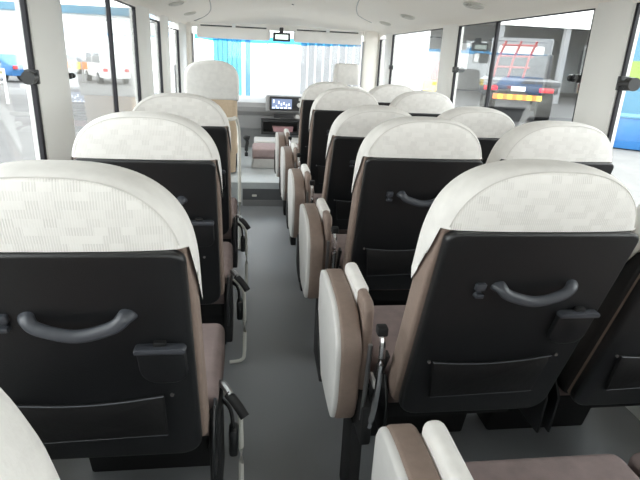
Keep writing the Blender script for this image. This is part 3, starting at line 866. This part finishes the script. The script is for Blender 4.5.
# workshop with truck on the right
t = empty('workshop', (19.0, 38.0, GROUND)); tag(t, 'grey open-fronted workshop hall outside the right window', 'building')
bm = bmesh.new()
box(bm, (-5.2, 5.5, 0), (9, 5.8, 6.0)); box(bm, (8.7, -8, 0), (9, 5.8, 6.0)); 
finish('wall', bm, M['hall'], t, smooth=False)
bm = bmesh.new(); box(bm, (-5.4, -8, 5.0), (9.2, 6, 5.3)); finish('roof', bm, M['hall'], t, smooth=False)
bm = bmesh.new(); box(bm, (-5.4, -8.1, 4.2), (9.2, -8.0, 5.3)); finish('fascia', bm, M['white_wall'], t, smooth=False)
for x in (-5.2, -1.2):
    bm = bmesh.new(); box(bm, (x, -8.0, 0), (x+0.3, -7.7, 5.0)); finish('column', bm, M['truck_grey'], t, smooth=False)
bm = bmesh.new(); box(bm, (-3.6, 5.4, 1.6), (-1.4, 5.52, 3.6)); finish('window', bm, M['white_wall'], t, smooth=False)

t = empty('flatbed_truck', (10.1, 19.6, GROUND), -0.45); t.scale = (1.18,)*3; tag(t, 'dark flatbed truck seen from behind with red lamps and warning strip', 'truck')
bm = bmesh.new(); box(bm, (-1.25, 0, 1.15), (1.25, 4.6, 1.32), 0.02); finish('bed', bm, M['truck_dark'], t)
bm = bmesh.new()
for s in (-1, 1): box(bm, (s*0.45-0.08, 0.1, 0.75), (s*0.45+0.08, 6.0, 1.15))
box(bm, (-0.6, 0.3, 0.8), (0.6, 0.6, 1.1))
finish('chassis', bm, M['truck_dark'], t, smooth=False)
bm = bmesh.new(); box(bm, (-1.2, -0.08, 0.95), (1.2, 0.12, 1.16), 0.02); finish('bumper', bm, M['truck_dark'], t)
bm = bmesh.new()
for k in range(10): box(bm, (-0.75+0.15*k, -0.10, 0.98-0.26), (-0.60+0.15*k, -0.05, 0.98-0.10), mi=k % 2)
box(bm, (-0.76, -0.06, 0.71), (0.76, 0.1, 0.90), mi=2); box(bm, (-0.3, 0.0, 0.85), (0.3, 0.1, 1.0), mi=2)
finish('warning_strip', bm, [M['orange'], M['yellow'], M['truck_dark']], t, smooth=False)
for s in (-1, 1):
    bm = bmesh.new(); box(bm, (s*0.85-0.22, -0.13, 0.98), (s*0.85+0.22, -0.05, 1.12), 0.02); finish('tail_lamp', bm, M['red_lamp'], t)
    for y in (1.1, 5.2):
        bm = bmesh.new(); cyl(bm, (s*0.7, y, 0.45), (s*1.15, y, 0.45), 0.45, 24); finish('wheel', bm, M['tyre'], t)
bm = bmesh.new(); box(bm, (-0.22, -0.12, 0.99), (0.22, -0.07, 1.13), 0.01); finish('number_plate', bm, M['tag'], t)
bm = bmesh.new(); prism(bm, [(4.7, 0.7), (6.6, 0.7), (6.7, 1.6), (6.3, 2.75), (4.7, 2.8)], YZ, -1.15, 1.15, 0.08, 3); cb = finish('cab', bm, M['truck_grey'], t)
bm = bmesh.new(); prism(bm, rrect(-0.85, 1.75, 0.85, 2.5, 0.08, 4), XZ, 4.62, 4.72, 0.01, 1); finish('rear_window', bm, M['facing'], cb)
bm = bmesh.new()
for x in (-0.9, -0.35, 0.2): tube(bm, [(x, 3.9, 1.3), (x+0.1, 3.9, 2.0), (x+0.3, 3.8, 2.65)], 0.045, 8)
for z in (1.7, 2.1, 2.5): cyl(bm, (-0.9+0.13*(z-1.3), 3.9, z), (0.3+0.2*(z-1.3), 3.9, z), 0.035, 8)
finish('crane_frame', bm, M['red_paint'], t)
bm = bmesh.new(); box(bm, (-1.2, 4.3, 1.3), (1.2, 4.4, 2.2)); finish('headboard', bm, M['truck_dark'], t, smooth=False)

bm = bmesh.new(); box(bm, (6.5, 17.0, GROUND), (34.0, 43.5, GROUND+0.025)); struct(finish('floor_workshop', bm, M['hall_dark'], smooth=False))
# blue skip and panels by the rear right window
t = empty('skip_container', (10.7, 13.3, GROUND), -0.75); t.scale = (0.62,)*3; tag(t, 'blue metal skip outside the rear right window', 'container')
bm = bmesh.new(); prism(bm, [(-1.5, 0.1), (1.5, 0.1), (1.8, 1.45), (-1.8, 1.45)], XZ, -0.7, 0.7, 0.03, 2); finish('body', bm, M['blue_paint'], t)
bm = bmesh.new(); prism(bm, [(-1.86, 1.42), (1.86, 1.42), (1.86, 1.52), (-1.86, 1.52)], XZ, -0.76, 0.76, 0.02, 1); finish('rim', bm, M['sky_blue'], t)
for x in (-1.0, 0, 1.0):
    bm = bmesh.new(); box(bm, (x-0.05, -0.75, 0.12), (x+0.05, -0.68, 1.44), 0.01); finish('rib', bm, M['blue_paint'], t)
t = empty('blue_hoarding', (14.0, 15.4, GROUND), -0.75); tag(t, 'tall sky blue wall panel behind the blue skip', 'hoarding')
bm = bmesh.new(); box(bm, (-3.0, 0, 0), (3.0, 0.12, 5.0)); finish('panel', bm, M['sky_blue'], t, smooth=False)
bm = bmesh.new(); box(bm, (-2.35, -0.03, 1.75), (-1.3, 0.0, 2.4)); finish('poster', bm, M['lime'], t, smooth=False)
bm = bmesh.new(); box(bm, (-3.0, -0.05, 0), (-2.75, 0.0, 5.0)); finish('white_board', bm, M['white_wall'], t, smooth=False)
bm = bmesh.new(); box(bm, (3.2, 2.0, GROUND), (13.5, 17.5, GROUND+0.03)); struct(finish('pavement', bm, M['concrete'], smooth=False))
# front right window
t = empty('white_pillar_building', (5.9, 20.5, GROUND)); tag(t, 'white building corner outside the front right window', 'building')
bm = bmesh.new(); box(bm, (-1.2, 0, 0), (0.8, 3, 6)); finish('wall', bm, M['white_wall'], t, smooth=False)
bm = bmesh.new(); box(bm, (-1.25, -0.05, 3.2), (-0.4, 0.0, 4.4)); finish('sign', bm, M['sky_blue'], t, smooth=False)
t = empty('oil_drum', (4.9, 14.2, GROUND)); tag(t, 'blue drum with yellow top outside the front right window', 'drum')
bm = bmesh.new(); cyl(bm, (0, 0, 0), (0, 0, 1.35), 0.35, 24); finish('barrel', bm, M['navy'], t)
bm = bmesh.new(); cyl(bm, (0, 0, 1.35), (0, 0, 1.62), 0.33, 24); finish('lid', bm, M['yellow'], t)
bm = bmesh.new(); prism(bm, rrect(-0.12, 1.6, 0.12, 2.1, 0.05, 4), XZ, -0.1, 0.1, 0.03, 2); finish('marker', bm, M['red_paint'], t)

# ------------------------------------------------------------------ light
w = bpy.data.worlds.new('world'); scene.world = w; w.use_nodes = True
N = w.node_tree.nodes; L = w.node_tree.links; N.clear()
out = N.new('ShaderNodeOutputWorld'); bg = N.new('ShaderNodeBackground')
tc = N.new('ShaderNodeTexCoord'); sp = N.new('ShaderNodeSeparateXYZ'); rp = N.new('ShaderNodeValToRGB')
L.new(tc.outputs['Generated'], sp.inputs[0]); L.new(sp.outputs['Z'], rp.inputs[0])
rp.color_ramp.elements[0].position = 0.0; rp.color_ramp.elements[0].color = (1.0, 1.0, 1.0, 1)
rp.color_ramp.elements[1].position = 0.7; rp.color_ramp.elements[1].color = (0.94, 0.97, 1.0, 1)
L.new(rp.outputs[0], bg.inputs[0]); bg.inputs[1].default_value = 2.0
L.new(bg.outputs[0], out.inputs[0])
def portal(name, loc, rot, sx, sy):
    l = bpy.data.lights.new(name, 'AREA'); l.shape = 'RECTANGLE'; l.size = sx; l.size_y = sy
    l.cycles.is_portal = True
    o = bpy.data.objects.new(name, l); COL.objects.link(o); o.location = loc; o.rotation_euler = rot
H = math.pi/2
for y0, y1 in LO: portal('portal', (XL-0.07, (y0+y1)/2, 1.1), (0, -H, 0), 0.8, y1-y0)
for y0, y1 in RO: portal('portal', (XR+0.07, (y0+y1)/2, 1.1), (0, H, 0), 0.8, y1-y0)
portal('portal', (CX, YF+0.08, 1.12), (-H, 0, 0), 1.95, 0.78)
portal('portal', (CX, YB-0.08, 1.13), (H, 0, 0), 1.9, 0.78)

vs = scene.view_settings
vs.view_transform = 'Standard'; vs.look = 'None'; vs.gamma = 1.0; vs.use_curve_mapping = False
vs.exposure = 1.72
scene.cycles.max_bounces = 10; scene.cycles.diffuse_bounces = 6; scene.cycles.transparent_max_bounces = 16
scene.cycles.sample_clamp_indirect = 8.0
